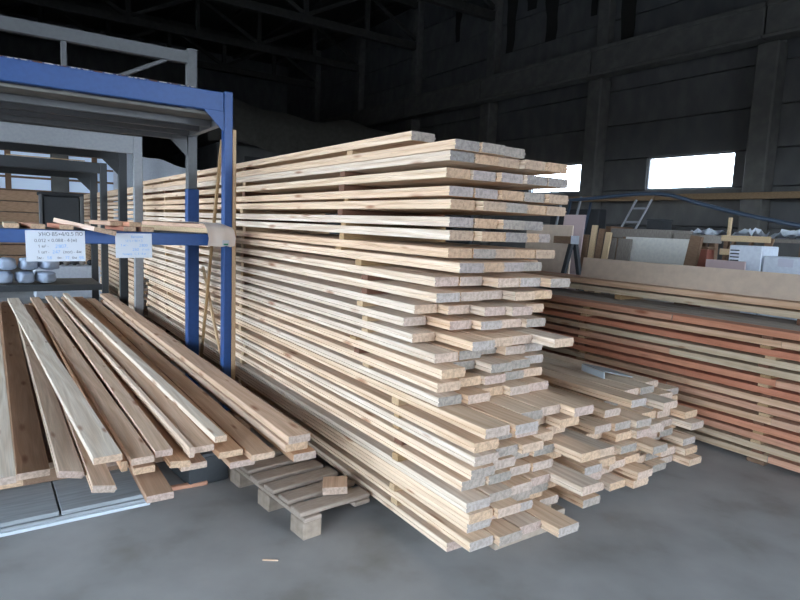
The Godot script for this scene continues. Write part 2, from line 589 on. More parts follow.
var n_window := 0
func window_at(z0: float, z1: float, y0: float, y1: float) -> void:
	n_window += 1
	var w := struct("window_%d" % n_window)
	var x := XR + 0.14
	var fr = M.pale_steel
	slab("frame", w, Vector3(x - 0.04, y0 - 0.03, z0 - 0.02), Vector3(x + 0.04, y0 + 0.05, z1 + 0.02), fr, 0.004)
	slab("frame", w, Vector3(x - 0.04, y1 - 0.05, z0 - 0.02), Vector3(x + 0.04, y1 + 0.03, z1 + 0.02), fr, 0.004)
	slab("frame", w, Vector3(x - 0.04, y0, z0 - 0.02), Vector3(x + 0.04, y1, z0 + 0.05), fr, 0.004)
	slab("frame", w, Vector3(x - 0.04, y0, z1 - 0.05), Vector3(x + 0.04, y1, z1 + 0.02), fr, 0.004)
	slab("pane", w, Vector3(x - 0.003, y0 + 0.05, z0 + 0.05), Vector3(x + 0.003, y1 - 0.05, z1 - 0.05), M.pane, 0.0005)

func trusses() -> void:
	for i in range(-1, 6):
		var z := -8.55 - 5.65 * i
		var t := struct("roof_truss", Vector3(0, 0, z))
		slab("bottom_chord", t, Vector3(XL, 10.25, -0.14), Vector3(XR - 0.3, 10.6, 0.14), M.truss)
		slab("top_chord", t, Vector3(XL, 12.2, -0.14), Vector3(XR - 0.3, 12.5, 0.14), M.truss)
		var n := 8
		var dx := (XR - XL) / n
		for k in n + 1:
			var x := XL + dx * k - (0.15 if k == n else 0.0)
			slab("post", t, Vector3(x - 0.1, 10.55, -0.1), Vector3(x + 0.1, 12.25, 0.1), M.truss)
			if k < n:
				var a := Vector3(x, 10.6 if k % 2 == 0 else 12.2, 0)
				var b := Vector3(x + dx, 12.2 if k % 2 == 0 else 10.6, 0)
				bar("diagonal", a, b, 0.16, 0.16, M.truss, t)
	# purlins
	var c := struct("roof_purlin")
	for k in 9:
		slab("purlin", c, Vector3(XL + 1.4 + k * 2.8, 12.45, ZB), Vector3(XL + 1.6 + k * 2.8, 12.6, ZF), M.truss)

# ------------------------------------------------------------------ the tall stack
const ROWS := [[1.999, -2.37], [1.933, -2.05, -2.04, -2.06], [1.888, -2.08, -2.08, -2.09, -2.06, -2.05], [1.816, -2.1, -2.09, -2.06, -2.04, -2.04], [1.736, -2.07, -2.07, -2.05, -2.05, -2.03], [1.679, -2.05, -2.01, -2.02, -2.04, -2.04], [1.602, -2.06, -2.06, -2.03, -2.05, -2.3], [1.544, -2.05, -2.01, -2.01, -2.07, -2.13], [1.465, -2.06, -2.06, -2.08, -2.09, -2.09], [1.407, -1.97, -2.0, -2.02, -2.04, -2.2],
	[1.331, -2.14, -2.14, -2.04, -2.04, -1.98], [1.26, -2.12, -2.13, -2.15, -2.07, -2.09], [1.184, -2.29, -2.22, -2.12, -2.08, -2.14], [1.112, -2.37, -2.2, -2.14, -2.15, -2.12], [1.043, -2.3, -2.03, -2.06, -2.07, -1.93], [0.983, -2.11, -2.12, -2.17, -2.11, -2.13], [0.92, -2.06, -2.16, -2.05, -2.07, -2.12], [0.853, -2.08, -2.11, -2.09, -2.11, -2.12], [0.79, -2.07, -2.04, -2.10, -2.06, -2.07],
	[0.742, -1.75, -1.73, -1.84, -1.86, -1.78], [0.662, -1.81, -1.88, -1.86, -1.95, -1.86], [0.601, -1.81, -1.84, -1.82, -1.89, -1.94], [0.54, -1.82, -1.85, -1.90, -1.88, -1.72], [0.466, -1.88, -1.87, -1.89, -1.88, -1.95], [0.385, -1.84, -1.86, -1.87, -1.89, -1.70], [0.34, -1.82, -1.80, -1.88, -1.90, -1.91], [0.297, -1.83, -1.87, -1.86, -1.93, -1.98], [0.22, -1.81, -1.78, -1.80, -1.70, -1.95], [0.146, -1.96, -1.93, -1.96, -1.97, -1.99]]

func tall_stack() -> void:
	var T := 0.0425
	var meshes := []
	for k in 8:
		meshes.append(plank_mesh(0.1425, T, 6.4, true, rng.randf(), rng.randf()))
	var n := ROWS.size()
	for i in n:
		var row: Array = ROWS[i]
		var top: float = row[0]
		for k in range(1, row.size()):
			var side = M.side[rng.randi() % M.side.size()]
			if k == 1 and i >= 10 and i < 19:
				side = M.side[[2, 3, 6, 7, 6, 7, 8, 9, 6][i - 10]]
			var x := 1.65 + 0.0712 + 0.1445 * (k - 1) + (rng.randf_range(-0.009, 0.0) if k == 1 else 0.0)
			var o := plank("wooden_plank", meshes[rng.randi() % 8], side, M.grey_cut[rng.randi() % 6] if i < 10 else M.cut[rng.randi() % 8], Vector3(x, top - T * 0.5, row[k]))
			var lab := "planed plank, %s from the left in the %s layer from the top of tall stack" % [ORD[k - 1], ORD[i]]
			if i == 0:
				lab = "single pale plank lying alone on top of the tall stack"
			tag(o, lab, "plank", "planks of the tall stack")
		# spacer sticks under this layer
		if i < n - 1:
			var below: float = ROWS[i + 1][0]
			var gap := top - T - below
			if gap > 0.008:
				var first := -3.02 if i < 9 else (-2.82 + 0.05 * float((i * 7) % 3) if i < 19 else -2.42)
				var zs := [first + rng.randf_range(-0.04, 0.04), -4.66 + rng.randf_range(-0.06, 0.06), -6.0 + rng.randf_range(-0.06, 0.06), -7.25 + rng.randf_range(-0.06, 0.06), -8.3]
				for q in zs.size():
					var w := rng.randf_range(0.045, 0.07)
					var x0 := 1.65 - rng.randf_range(-0.006, 0.018)
					var x1 := 2.37 if row.size() > 4 else 1.65 + 0.1445 * (row.size() - 1)
					var o := put("spacer_stick", box(Vector3(snappedf(x1 - x0, 0.002), snappedf(gap - 0.001, 0.001), snappedf(w, 0.002)), 0.002), M.stick[[0, 2, 1, 0][rng.randi() % 4]], self, Vector3((x0 + x1) * 0.5, below + gap * 0.5, zs[q]))
					tag(o, "thin spacer stick under the %s layer of tall stack, %s from the front" % [ORD[i], ORD[q]], "stick", "spacer sticks of the tall stack")
	# bearers on the floor
	for q in 4:
		var z: float = [-2.04, -4.4, -6.3, -8.1][q]
		var o := put("bearer_beam", box(Vector3(0.5, 0.1, 0.1), 0.005), M.block, self, Vector3(2.23, 0.05, z))
		tag(o, "squared timber bearer under the tall stack, %s from the front" % ORD[q], "bearer", "bearers under the tall stack")
	# a second stack stands end to end behind it
	var back := plank_mesh(0.1425, T, 6.0, true, 0.4, 0.2)
	for i in range(1, n):
		var o := plank("wooden_plank", back, M.side[rng.randi() % M.side.size()], M.cut[rng.randi() % M.cut.size()], Vector3(1.72 + rng.randf_range(-0.01, 0.01), ROWS[i][0] - T * 0.5 + 0.015, -8.80 - rng.randf_range(0.0, 0.06)))
		tag(o, "plank in the %s layer from the top of stack behind the tall stack" % ORD[i - 1], "plank", "planks of the stack behind")
	for q in 3:
		var o := put("bearer_beam", box(Vector3(0.3, 0.118, 0.1), 0.005), M.block, self, Vector3(1.78, 0.059, [-8.9, -11.0, -13.6][q]))
		tag(o, "squared bearer under the stack behind the tall stack, %s from the front" % ORD[q], "bearer", "bearers under the stack behind")
		for i in range(1, n - 1):
			var gap: float = ROWS[i][0] - T - ROWS[i + 1][0]
			if gap > 0.008 and q == 0:
				var s := put("spacer_stick", box(Vector3(0.16, snappedf(gap - 0.001, 0.001), 0.05), 0.002), M.stick[0], self, Vector3(1.73, ROWS[i + 1][0] + gap * 0.5 + 0.015, -9.0 - q * 2.2))
				tag(s, "spacer stick under the %s layer of the stack behind the tall stack" % ORD[i - 1], "stick", "spacer sticks of the stack behind")

# ------------------------------------------------------------------ low stack right of it
func low_stack() -> void:
	var T := 0.045
	var meshes := []
	for k in 6:
		meshes.append(plank_mesh(0.15, T, 4.6, true, rng.randf(), rng.randf()))
	var tops := [0.60, 0.545, 0.49, 0.43, 0.37, 0.31, 0.25, 0.19, 0.13]
	for i in tops.size():
		var first := 0
		for k in 8:
			if i == 0 and (k < 3 or k > 6):
				continue
			if i == 1 and (k < 2 or k == 4):
				continue
			if i == 2 and k < 1:
				continue
			var x := 2.66 + 0.158 * k + rng.randf_range(-0.002, 0.002)
			var z := -2.12 + 0.012 * i + rng.randf_range(-0.13, 0.1) - (0.05 if k > 5 else 0.0)
			if k < 2:
				z = -2.0 + rng.randf_range(-0.12, 0.1)
			if i == 4 and k == 7:
				z = -2.02
			first += 1
			var o := plank("wooden_plank", meshes[rng.randi() % 6], M.side[rng.randi() % M.side.size()], M.cut[rng.randi() % M.cut.size()], Vector3(x, tops[i] - T * 0.5, z), Vector3(0, rng.randf_range(-0.001, 0.001), 0))
			tag(o, "plank, %s from the left in the %s layer from the top of the low stack" % [ORD[first - 1], ORD[i]], "plank", "planks of the low stack")
		if i < tops.size() - 1:
			for q in 2:
				var gap: float = tops[i] - T - tops[i + 1]
				var o := put("spacer_stick", box(Vector3(1.2 if i > 1 else 0.6, gap - 0.001, 0.05), 0.002), M.stick[i % 3], self, Vector3(3.2 if i > 1 else 3.35, tops[i + 1] + gap * 0.5, -2.75 - 2.4 * q))
				tag(o, "spacer stick under the %s layer of the low stack, %s from the front" % [ORD[i], ORD[q]], "stick", "spacer sticks of the low stack")
	for q in 3:
		var p := thing("timber_skid", "low timber skid under the low stack, %s from the front" % ORD[q], "skid", Vector3(3.15, 0, -2.3 - 1.5 * q), Vector3.ZERO, "skids under the low stack")
		put("board", box(Vector3(1.3, 0.025, 0.1), 0.003), M.pallet, p, Vector3(0, 0.0725, 0))
		for k in 3:
			put("block", box(Vector3(0.14, 0.06, 0.1), 0.004), M.block, p, Vector3(-0.56 + 0.56 * k, 0.03, 0))
	# bent sheet-metal offcut on top
	var f := thing("sheet_metal_offcut", "small bent blue-grey metal offcut lying on the low stack", "metal offcut", Vector3(3.38, 0.602, -2.56), Vector3(0, -0.25, 0))
	put("leaf", box(Vector3(0.24, 0.006, 0.24), 0.001), M.sheet, f, Vector3(0.105, 0.026, 0), Vector3(0, 0, -0.2))
	put("flange", box(Vector3(0.006, 0.045, 0.24), 0.001), M.sheet_edge, f, Vector3(-0.015, 0.023, 0), Vector3(0, 0, 0.1))

# ------------------------------------------------------------------ reddish stack on the right
func red_stack() -> void:
	var T := 0.046
	var lengths := [2.2, 3.0, 3.8, 4.6]
	var ms := {}
	for l in lengths:
		ms[l] = [plank_mesh(0.15, T, l, false, rng.randf(), rng.randf()), plank_mesh(0.15, T, l, false, rng.randf(), rng.randf())]
	var n := 14
	var pitch := 0.0675
	for i in n:
		var top := 0.955 - pitch * i
		var z := 0.35
		var q := 0
		var c := (i * 5) % 8
		while z > -6.0:
			var l: float = lengths[(i * 3 + q * 2 + 1) % 4]
			var o := plank("rough_board", ms[l][(i + q) % 2], M.red[[0, 1, 2, 3, 3, 4, 2, 1, 4, 6, 0, 5, 7, 4][i] if q % 2 == 0 else [5, 1, 0, 7, 4, 0, 5, 3, 2, 1, 4, 6, 0, 7][i]], M.cut[(i + q) % 8], Vector3(4.475 + rng.randf_range(-0.012, 0.012), top - T * 0.5, z))
			tag(o, "reddish rough board, front edge of %s layer of low wall-side stack, %s from the right" % [ORD[i], ORD[q]], "board", "boards of the reddish stack")
			if i == 0:
				for k in range(1, 5):
					var o2 := plank("rough_board", ms[l][(i + q + k) % 2], M.dusty, M.cut[k], Vector3(4.475 + 0.155 * k, top - T * 0.5, z - 0.02 * k))
					tag(o2, "dusty grey board, %s in on top of reddish stack, %s from the right" % [ORD[k], ORD[q]], "board", "dusty top boards of the reddish stack")
			z -= l + 0.004
			q += 1
		if i < n - 1:
			for k in 4:
				var gap := pitch - T
				var o := put("spacer_stick", box(Vector3(0.74 if i == 0 else 0.18, 0.0205, 0.07), 0.002), M.stick[(i + k) % 3], self, Vector3(4.77 if i == 0 else 4.49, top - T - gap * 0.5, [-0.3, -1.93, -3.5, -5.2][k] + rng.randf_range(-0.03, 0.03)))
				tag(o, "spacer stick under the %s layer of reddish stack, %s from the right" % [ORD[i], ORD[k]], "stick", "spacer sticks of the reddish stack")
	for k in 4:
		var o := put("bearer_beam", box(Vector3(0.18, 0.03, 0.12), 0.004), M.brown, self, Vector3(4.49, 0.015, [-0.3, -1.93, -3.5, -5.2][k]))
		tag(o, "flat bearer under the reddish stack, %s from the right" % ORD[k], "bearer", "bearers under the reddish stack")
	# rear half carries two more layers and a standing fibreboard strip
	for k in 4:
		var o := put("support_post", box(Vector3(0.1, 0.885, 0.1), 0.005), M.brown, self, Vector3(5.05, 0.4425, [-0.3, -1.93, -3.5, -5.2][k]))
		tag(o, "squat timber post under the rear of reddish stack, %s from the right" % ORD[k], "post", "posts under the reddish stack")
		var o2 := put("spacer_stick", box(Vector3(0.36, 0.044, 0.07), 0.002), M.stick[k % 3], self, Vector3(5.05, 0.978, [-0.3, -1.93, -3.5, -5.0][k]))
		tag(o2, "thick spacer stick under the raised boards of reddish stack, %s from the right" % ORD[k], "stick", "thick spacer sticks of the reddish stack")
	var m2 := plank_mesh(0.16, 0.05, 5.2, false, 0.3, 0.6)
	for k in 2:
		for q in 2:
			var o := plank("rough_board", m2, M.red[[1, 5][q] if k == 0 else [3, 6][q]], M.cut[2], Vector3(4.955 + 0.162 * q, 1.026 + 0.066 * (1 - k), 0.25 - 0.05 * k))
			tag(o, "long %s board raised on rear of reddish stack, %s" % ["upper" if k == 0 else "lower", ["nearest the stack front", "behind the front one"][q]], "board", "raised boards on the reddish stack")
	var strip := put("fibreboard_strip", box(Vector3(0.012, 0.2, 4.4), 0.002), M.tan, self, Vector3(4.985, 1.22, -1.83), Vector3(0, 0, -0.15))
	tag(strip, "long tan fibreboard strip standing on edge on the reddish stack", "fibreboard")

# ------------------------------------------------------------------ loose planks on the left
func loose_planks() -> void:
	# left x, right x at the front end, front z, top y, rear shift, roll, bow, material
	var L := [
		[-0.09, 0.05, -2.88, 0.445, -0.03, 0.0, 0.0, 6, "bluish-white plank at the left border, leftmost of the loose planks"],
		[0.055, 0.185, -3.08, 0.375, 0.0, 0.0, 0.0, 5, "brown shaded plank between the two leftmost pale planks"],
		[0.205, 0.315, -2.95, 0.395, -0.02, -0.25, 0.02, 2, "tilted plank showing a white grooved edge beside the brown plank"],
		[0.320, 0.42, -2.77, 0.375, -0.02, -0.2, 0.02, 4, "tilted plank whose end sticks out lowest over the grey sheets"],
		[0.34, 0.46, -2.87, 0.47, -0.22, 0.0, 0.03, 6, "broad pale plank lying on top with a dark end knot"],
		[0.465, 0.50, -2.95, 0.40, -0.05, 0.0, 0.02, 3, "narrow brown strip beside the broad pale plank"],
		[0.495, 0.595, -2.86, 0.44, -0.11, 0.0, 0.03, 0, "light beige plank ending above a short second plank end"],
		[0.506, 0.60, -2.87, 0.388, 0.0, 0.0, 0.0, 1, "plank directly beneath the light beige plank"],
		[0.52, 0.635, -2.66, 0.335, 0.02, 0.0, 0.0, 5, "dark brown plank reaching furthest towards the floor"],
		[0.605, 0.685, -2.89, 0.446, -0.05, 0.0, 0.04, 4, "beige plank left of the brown hollow-faced plank"],
		[0.655, 0.755, -2.82, 0.405, -0.05, -0.12, 0.02, 3, "brown plank sloping under the grooved narrow plank"],
		[0.715, 0.84, -2.86, 0.366, 0.0, 0.0, 0.0, 0, "lower plank whose end shows under the middle planks"],
		[0.745, 0.775, -2.82, 0.462, -0.1, 0.0, 0.03, 2, "narrow plank on edge with a white grooved side"],
		[0.775, 0.872, -2.85, 0.45, -0.05, 0.0, 0.03, 0, "wide tan plank right of the narrow grooved edge"],
		[0.875, 0.935, -2.85, 0.486, -0.12, 0.0, 0.04, 6, "narrow whitish plank on top near the right"],
		[0.88, 1.00, -2.80, 0.42, 0.0, 0.0, 0.0, 3, "reddish tan plank under the narrow whitish plank"],
		[0.925, 1.05, -2.77, 0.372, 0.02, 0.0, 0.0, 1, "lowest tan plank end above the pallet corner"],
		[1.015, 1.135, -2.72, 0.41, 0.0, 0.0, 0.0, 1, "golden brown plank alone left of the small plank pile"],
		[1.205, 1.325, -2.71, 0.475, -0.01, 0.0, 0.0, 0, "top plank of the three-plank pile by the blue post"],
		[1.195, 1.318, -2.725, 0.43, -0.01, 0.0, 0.0, 4, "middle plank of the three-plank pile by the blue post"],
		[1.225, 1.35, -2.69, 0.385, -0.02, 0.0, 0.0, 3, "bottom plank of the three-plank pile by the blue post"],
	]
	for k in [0, 1, 2, 3, 5, 6, 7]:
		L.append([-0.06 + 0.145 * k, 0.08 + 0.145 * k, -3.12 - 0.05 * ((k * 3) % 4), 0.332, 0.0, 0.0, 0.0, [1, 5, 0, 3, 5, 1, 3, 0][k], "plank of the shaded bed under the loose planks, %s from the left" % ORD[k]])
	var l := 6.2
	for p in L:
		var w: float = p[1] - p[0]
		var t := 0.032 if w > 0.05 else 0.05
		if p[8].contains("three-plank"):
			t = 0.04
		var m := plank_mesh(w, t, l + rng.randf_range(-0.25, 0.2), w > 0.05 and p[5] != 0.0 or w < 0.05, rng.randf(), rng.randf(), 0.0)
		var o := plank("loose_plank", m, M.old[p[7]], M.cut[[0, 2, 4, 5, 7][rng.randi() % 5]], Vector3((p[0] + p[1]) * 0.5, p[3] - t * 0.5, p[2]), Vector3(0, atan2(-p[4], l), p[5]))
		tag(o, p[8], "plank", "loose planks on the left")
	for q in 3:
		var o := put("bearer_beam", box(Vector3(1.75, 0.232, 0.11), 0.006), M.brown, self, Vector3(0.5, 0.0 + 0.116 + 0.064, [-3.75, -5.9, -8.2][q]))
		tag(o, "dark bearer under the loose planks, %s from the front" % ORD[q], "bearer", "bearers under the loose planks")

# ------------------------------------------------------------------ rack in front
func gusset(parent: Node, m, at: Vector3, sx: float, sy: float, size: float) -> void:
	put("gusset", prism(PackedVector2Array([Vector2.ZERO, Vector2(sx * size, 0), Vector2(0, sy * size)]), 0.012), m, parent, at)

func near_rack() -> void:
	var r := thing("pallet_rack", "blue steel storage rack with two shelf beams above the loose planks", "rack")
	var z := -4.43
	var zb := -5.43
	slab("post", r, Vector3(1.410, 0, z - 0.04), Vector3(1.472, 2.46, z + 0.035), M.blue, 0.006)
	slab("post", r, Vector3(-1.38, 0, z - 0.05), Vector3(-1.30, 2.46, z + 0.04), M.blue, 0.006)
	slab("rear_post", r, Vector3(1.41, 0, zb - 0.05), Vector3(1.51, 1.80, zb + 0.04), M.blue, 0.006)
	slab("rear_post_extension", r, Vector3(1.415, 1.80, zb - 0.045), Vector3(1.495, 2.97, zb + 0.035), M.steel, 0.006)
	slab("rear_post", r, Vector3(-1.38, 0, zb - 0.05), Vector3(-1.29, 2.97, zb + 0.04), M.blue, 0.006)
	slab("upper_beam", r, Vector3(-1.30, 2.315, z - 0.03), Vector3(1.405, 2.45, z + 0.03), M.blue, 0.005)
	slab("beam_lip", r, Vector3(-1.30, 2.45, z - 0.028), Vector3(1.20, 2.458, z + 0.026), M.rust, 0.002)
	slab("lower_beam", r, Vector3(-1.30, 1.355, z - 0.03), Vector3(1.405, 1.44, z + 0.03), M.blue, 0.005)
	slab("upper_deck", r, Vector3(-1.30, 2.29, zb + 0.04), Vector3(1.40, 2.312, z - 0.03), M.deck, 0.003)
	for k in 3:
		slab("deck_rib", r, Vector3(-1.30, 2.24, z - 0.3 - 0.3 * k), Vector3(1.40, 2.29, z - 0.26 - 0.3 * k), M.steel, 0.003)
	slab("rear_beam", r, Vector3(-1.29, 2.21, zb - 0.02), Vector3(1.41, 2.29, zb + 0.03), M.steel, 0.004)
	slab("side_rail", r, Vector3(1.41, 2.24, zb + 0.04), Vector3(1.46, 2.31, z - 0.05), M.pale_steel, 0.004)
	slab("lower_deck", r, Vector3(-1.30, 1.43, zb + 0.04), Vector3(1.40, 1.442, z - 0.03), M.deck, 0.003)
	slab("rear_beam", r, Vector3(-1.29, 1.355, zb - 0.02), Vector3(1.41, 1.43, zb + 0.03), M.dark_steel, 0.004)
	slab("side_rail", r, Vector3(1.41, 1.37, zb + 0.04), Vector3(1.46, 1.43, z - 0.05), M.blue, 0.004)
	gusset(r, M.blue, Vector3(1.405, 2.316, z + 0.03), -1, -1, 0.14)
	gusset(r, M.steel, Vector3(1.41, 2.211, zb + 0.03), -1, -1, 0.14)
	# upper rear frame
	slab("top_rail", r, Vector3(-1.29, 2.845, zb - 0.02), Vector3(1.415, 2.945, zb + 0.03), M.steel, 0.004)
	slab("strut", r, Vector3(0.48, 2.31, zb - 0.015), Vector3(0.52, 2.85, zb + 0.015), M.steel, 0.003)
	bar("strut", Vector3(0.52, 2.46, zb), Vector3(1.25, 2.85, zb), 0.03, 0.03, M.steel, r)
	# two wooden laths against the post
	var s := thing("wooden_lath", "thin yellowish lath upright beside the blue post", "lath")
	bar("stick", Vector3(1.490, 0.0, -4.40), Vector3(1.487, 2.20, -4.42), 0.02, 0.03, M.stick[0], s)
	s = thing("wooden_lath", "thin brown lath leaning between the two rack posts", "lath")
	bar("stick", Vector3(1.57, 0.0, -5.62), Vector3(1.50, 2.16, -4.74), 0.022, 0.03, M.stick[2], s)
	s = thing("wooden_lath", "short tan lath leaning low between the rack and the tall stack", "lath")
	bar("stick", Vector3(1.62, 0.0, -4.85), Vector3(1.56, 1.12, -5.45), 0.02, 0.025, M.stick[0], s)
	# price papers
	paper("price_sign", "larger handwritten price paper hanging on the lower blue beam", Vector3(0.335, 1.338, z + 0.036), 0.33, 0.195, [["УНО·85×4/0.5 ПО", 0.03, 0.075, 0.026, M.ink], ["0.012 × 0.088 - 4 (м)", 0.0, 0.035, 0.022, M.ink], ["1 м² -", -0.07, -0.002, 0.02, M.ink], ["2807.", 0.03, -0.002, 0.024, M.blue_ink], ["1 шт -", -0.07, -0.038, 0.02, M.ink], ["247", 0.0, -0.038, 0.022, M.blue_ink], ["(пог) - 4м", 0.09, -0.038, 0.02, M.ink], ["3м -", -0.09, -0.075, 0.018, M.ink], ["58", -0.04, -0.075, 0.02, M.blue_ink], ["4м -", 0.02, -0.075, 0.016, M.ink], ["77", 0.06, -0.075, 0.018, M.blue_ink], ["6м", 0.1, -0.075, 0.018, M.ink], ["98", 0.14, -0.075, 0.02, M.blue_ink]])
	paper("price_sign", "smaller pale blue handwritten paper on the lower blue beam", Vector3(0.795, 1.348, z + 0.036), 0.23, 0.165, [["Вагонка", 0.02, 0.06, 0.017, M.blue_ink], ["12.5 × 96 × 3", 0.0, 0.032, 0.016, M.blue_ink], ["1 м² -", -0.06, 0.002, 0.016, M.blue_ink], ["2800", 0.06, 0.002, 0.02, M.blue_ink], ["260", 0.01, -0.026, 0.02, M.blue_ink], ["(1 шт)", 0.075, -0.026, 0.014, M.blue_ink], ["Размер   С. 3 · 4 м", 0.0, -0.056, 0.015, M.blue_ink]])
	# timber pieces lying on the shelf
	var wide := plank_mesh(0.14, 0.03, 0.7, false, 0.2, 0.7)
	var o := plank("shelf_plank", wide, M.old[7], M.cut[4], Vector3(0.60, 1.443, -4.25), Vector3(0.06, 0.25, -0.2))
	tag(o, "wrapped pale plank poking over the shelf edge between the papers", "plank", "timber on the rack shelf")
	var thin := plank_mesh(0.08, 0.03, 0.6, false, 0.5, 0.1)
	var sp := [[0.10, 1.458, -4.42, 0.0, 3, "flat grey strip at the left end of the rack shelf"], [0.24, 1.458, -4.41, 0.08, 5, "reddish strip behind the larger price paper"], [0.40, 1.458, -4.44, 0.05, 2, "short brown strip touching the wrapped plank on the shelf"], [0.78, 1.458, -4.45, 0.05, 2, "brown strip above the smaller paper, left one"], [0.89, 1.458, -4.43, 0.05, 5, "brown strip above the smaller paper, right one"], [0.82, 1.490, -4.47, 0.12, 0, "orange strip lying across the two brown strips"], [0.72, 1.489, -4.60, 0.1, 6, "pale strip behind the wrapped plank on the shelf"]]
	for a in sp:
		var q := plank("shelf_plank", thin, M.red[a[4]], M.cut[7], Vector3(a[0], a[1], a[2]), Vector3(0, a[3], 0))
		tag(q, a[5], "plank", "timber on the rack shelf")
	var w := thing("wrapped_board_bundle", "boards in clear wrap, film end drooping over the beam by the post", "board bundle", Vector3(1.34, 1.445, -4.42), Vector3(0, 0.35, 0))
	put("board", box(Vector3(0.15, 0.035, 0.8), 0.003), M.light_wood, w, Vector3(0.0, 0.018, -0.4), Vector3(0, 0.06, 0))
	put("board", box(Vector3(0.14, 0.03, 0.8), 0.003), M.pinkwood, w, Vector3(0.0, 0.051, -0.4), Vector3(0, 0.03, 0))
	var st := SurfaceTool.new()
	st.begin(Mesh.PRIMITIVE_TRIANGLES)
	st.set_smooth_group(0)
	var prof := [Vector2(-0.45, 0.072), Vector2(-0.05, 0.074), Vector2(0.05, 0.066), Vector2(0.085, 0.03), Vector2(0.095, -0.03), Vector2(0.092, -0.09)]
	for i in prof.size() - 1:
		for k in 6:
			var pt := func(ii: int, kk: int) -> Vector3: return Vector3(-0.12 + 0.24 * kk / 6.0 + 0.006 * sin(ii * 2.0 + kk), prof[ii].y + 0.005 * sin(kk * 2.4 + ii), prof[ii].x + 0.006 * cos(kk * 1.9))
			quad(st, pt.call(i, k), pt.call(i, k + 1), pt.call(i + 1, k + 1), pt.call(i + 1, k))
	st.generate_normals()
	put("film_wrap", st.commit(), M.film, w)
	var lb := put("label", box(Vector3(0.06, 0.04, 0.002), 0.0004), M.paper, w, Vector3(0.03, -0.065, 0.104))
	put("label_print", box(Vector3(0.04, 0.012, 0.002), 0.0004), M.green, lb, Vector3(0, -0.01, 0.002))

func paper(called: String, label: String, at: Vector3, w: float, h: float, lines: Array) -> void:
	var p := thing(called, label, "sign", at, Vector3(0, 0, 0.012), "price papers")
	var sheet := put("sheet", box(Vector3(w, h, 0.002), 0.0004), M.paper, p)
	var font := SystemFont.new()
	font.font_names = PackedStringArray(["Droid Sans"])
	font.font_italic = true
	for l in lines:
		var t := TextMesh.new()
		t.text = l[0]
		t.font = font
		t.font_size = 32
		t.pixel_size = l[3] * 1.2 / 32.0
		t.depth = 0.0008
		put("handwriting", t, l[4], sheet, Vector3(l[1], l[2], 0.0016), Vector3(0, 0, 0.02))

func rack_bay(label: String, z: float, zb: float, m, mb, top: float, h: float, low: float) -> void:
	var r := thing("pallet_rack", label, "rack", Vector3.ZERO, Vector3.ZERO, "racks behind the blue rack")
	slab("post", r, Vector3(1.405, 0, z - 0.04), Vector3(1.50, top, z + 0.04), m, 0.005)
	slab("post", r, Vector3(-1.38, 0, z - 0.04), Vector3(-1.29, top, z + 0.04), m, 0.005)
	slab("rear_post", r, Vector3(1.40, 0, zb - 0.04), Vector3(1.50, top - 0.08, zb + 0.04), mb, 0.005)
	slab("rear_post", r, Vector3(-1.38, 0, zb - 0.04), Vector3(-1.29, top - 0.08, zb + 0.04), mb, 0.005)
	slab("front_beam", r, Vector3(-1.29, top - h, z - 0.03), Vector3(1.405, top, z + 0.03), m, 0.004)
	slab("rear_beam", r, Vector3(-1.29, top - 0.2, zb - 0.03), Vector3(1.40, top - 0.08, zb + 0.03), mb, 0.004)
	slab("deck", r, Vector3(-1.29, top - 0.1, zb + 0.03), Vector3(1.40, top - 0.08, z - 0.03), M.deck, 0.003)
	gusset(r, mb, Vector3(1.40, top - 0.2, zb + 0.03), -1, -1, 0.2)
	if low > 0.0:
		slab("low_beam", r, Vector3(-1.29, low - 0.09, z - 0.03), Vector3(1.405, low, z + 0.03), mb, 0.004)
		slab("low_deck", r, Vector3(-1.29, low - 0.03, zb + 0.03), Vector3(1.40, low, z - 0.03), M.deck, 0.003)

func far_racks() -> void:
	rack_bay("light grey steel rack behind the blue rack", -7.75, -8.75, M.pale_steel, M.dark_steel, 2.47, 0.2, 0.0)
	rack_bay("dark grey steel rack furthest back, holding pale sacks", -10.4, -11.5, M.dark_steel, M.dark_steel, 2.33, 0.16, 0.46)
	var y := thing("yellow_angle_strip", "thin yellow edge strip on the dark rack's top beam", "strip", Vector3(0, 0, -10.36))
	slab("strip", y, Vector3(0.2, 2.331, 0), Vector3(1.2, 2.345, 0.012), M.stick[0], 0.002)
	# sacks on the low shelf
	for i in 6:
		var col := i % 3
		var row := i / 3
		var st := SurfaceTool.new()
		st.begin(Mesh.PRIMITIVE_TRIANGLES)
		st.set_smooth_group(0)
		var nn := noise(2.4, 60 + i, 2)
		var pt := func(a: int, b: int) -> Vector3:
			var th := PI * a / 16.0
			var ph := TAU * (b % 28) / 28.0
			var d := Vector3(sin(th) * cos(ph), cos(th), sin(th) * sin(ph))
			var q := Vector3(signf(d.x) * pow(absf(d.x), 0.6) * 0.128, signf(d.y) * pow(absf(d.y), 0.6) * 0.098, signf(d.z) * pow(absf(d.z), 0.6) * 0.19)
			return q * (0.93 + 0.10 * nn.get_noise_3d(d.x * 0.5, d.y * 0.5, d.z * 0.5) - 0.16 * absf(nn.get_noise_3d(d.x * 1.1 + 5.0, d.y * 1.1, d.z * 1.1)))
		for a in 16:
			for b in 28:
				quad(st, pt.call(a, b), pt.call(a, b + 1), pt.call(a + 1, b + 1), pt.call(a + 1, b))
		st.generate_normals()
		var sack := put("plastic_sack", st.commit(), M.bag, self, Vector3(0.12 + 0.265 * col + 0.05 * row, 0.562 + 0.205 * row, -10.62), Vector3(0, 0.2 * col, 0))
		tag(sack, "bulging pale blue plastic sack, %s from the left in the %s row" % [ORD[col], ["bottom", "upper"][row]], "sack", "plastic sacks on the far rack")

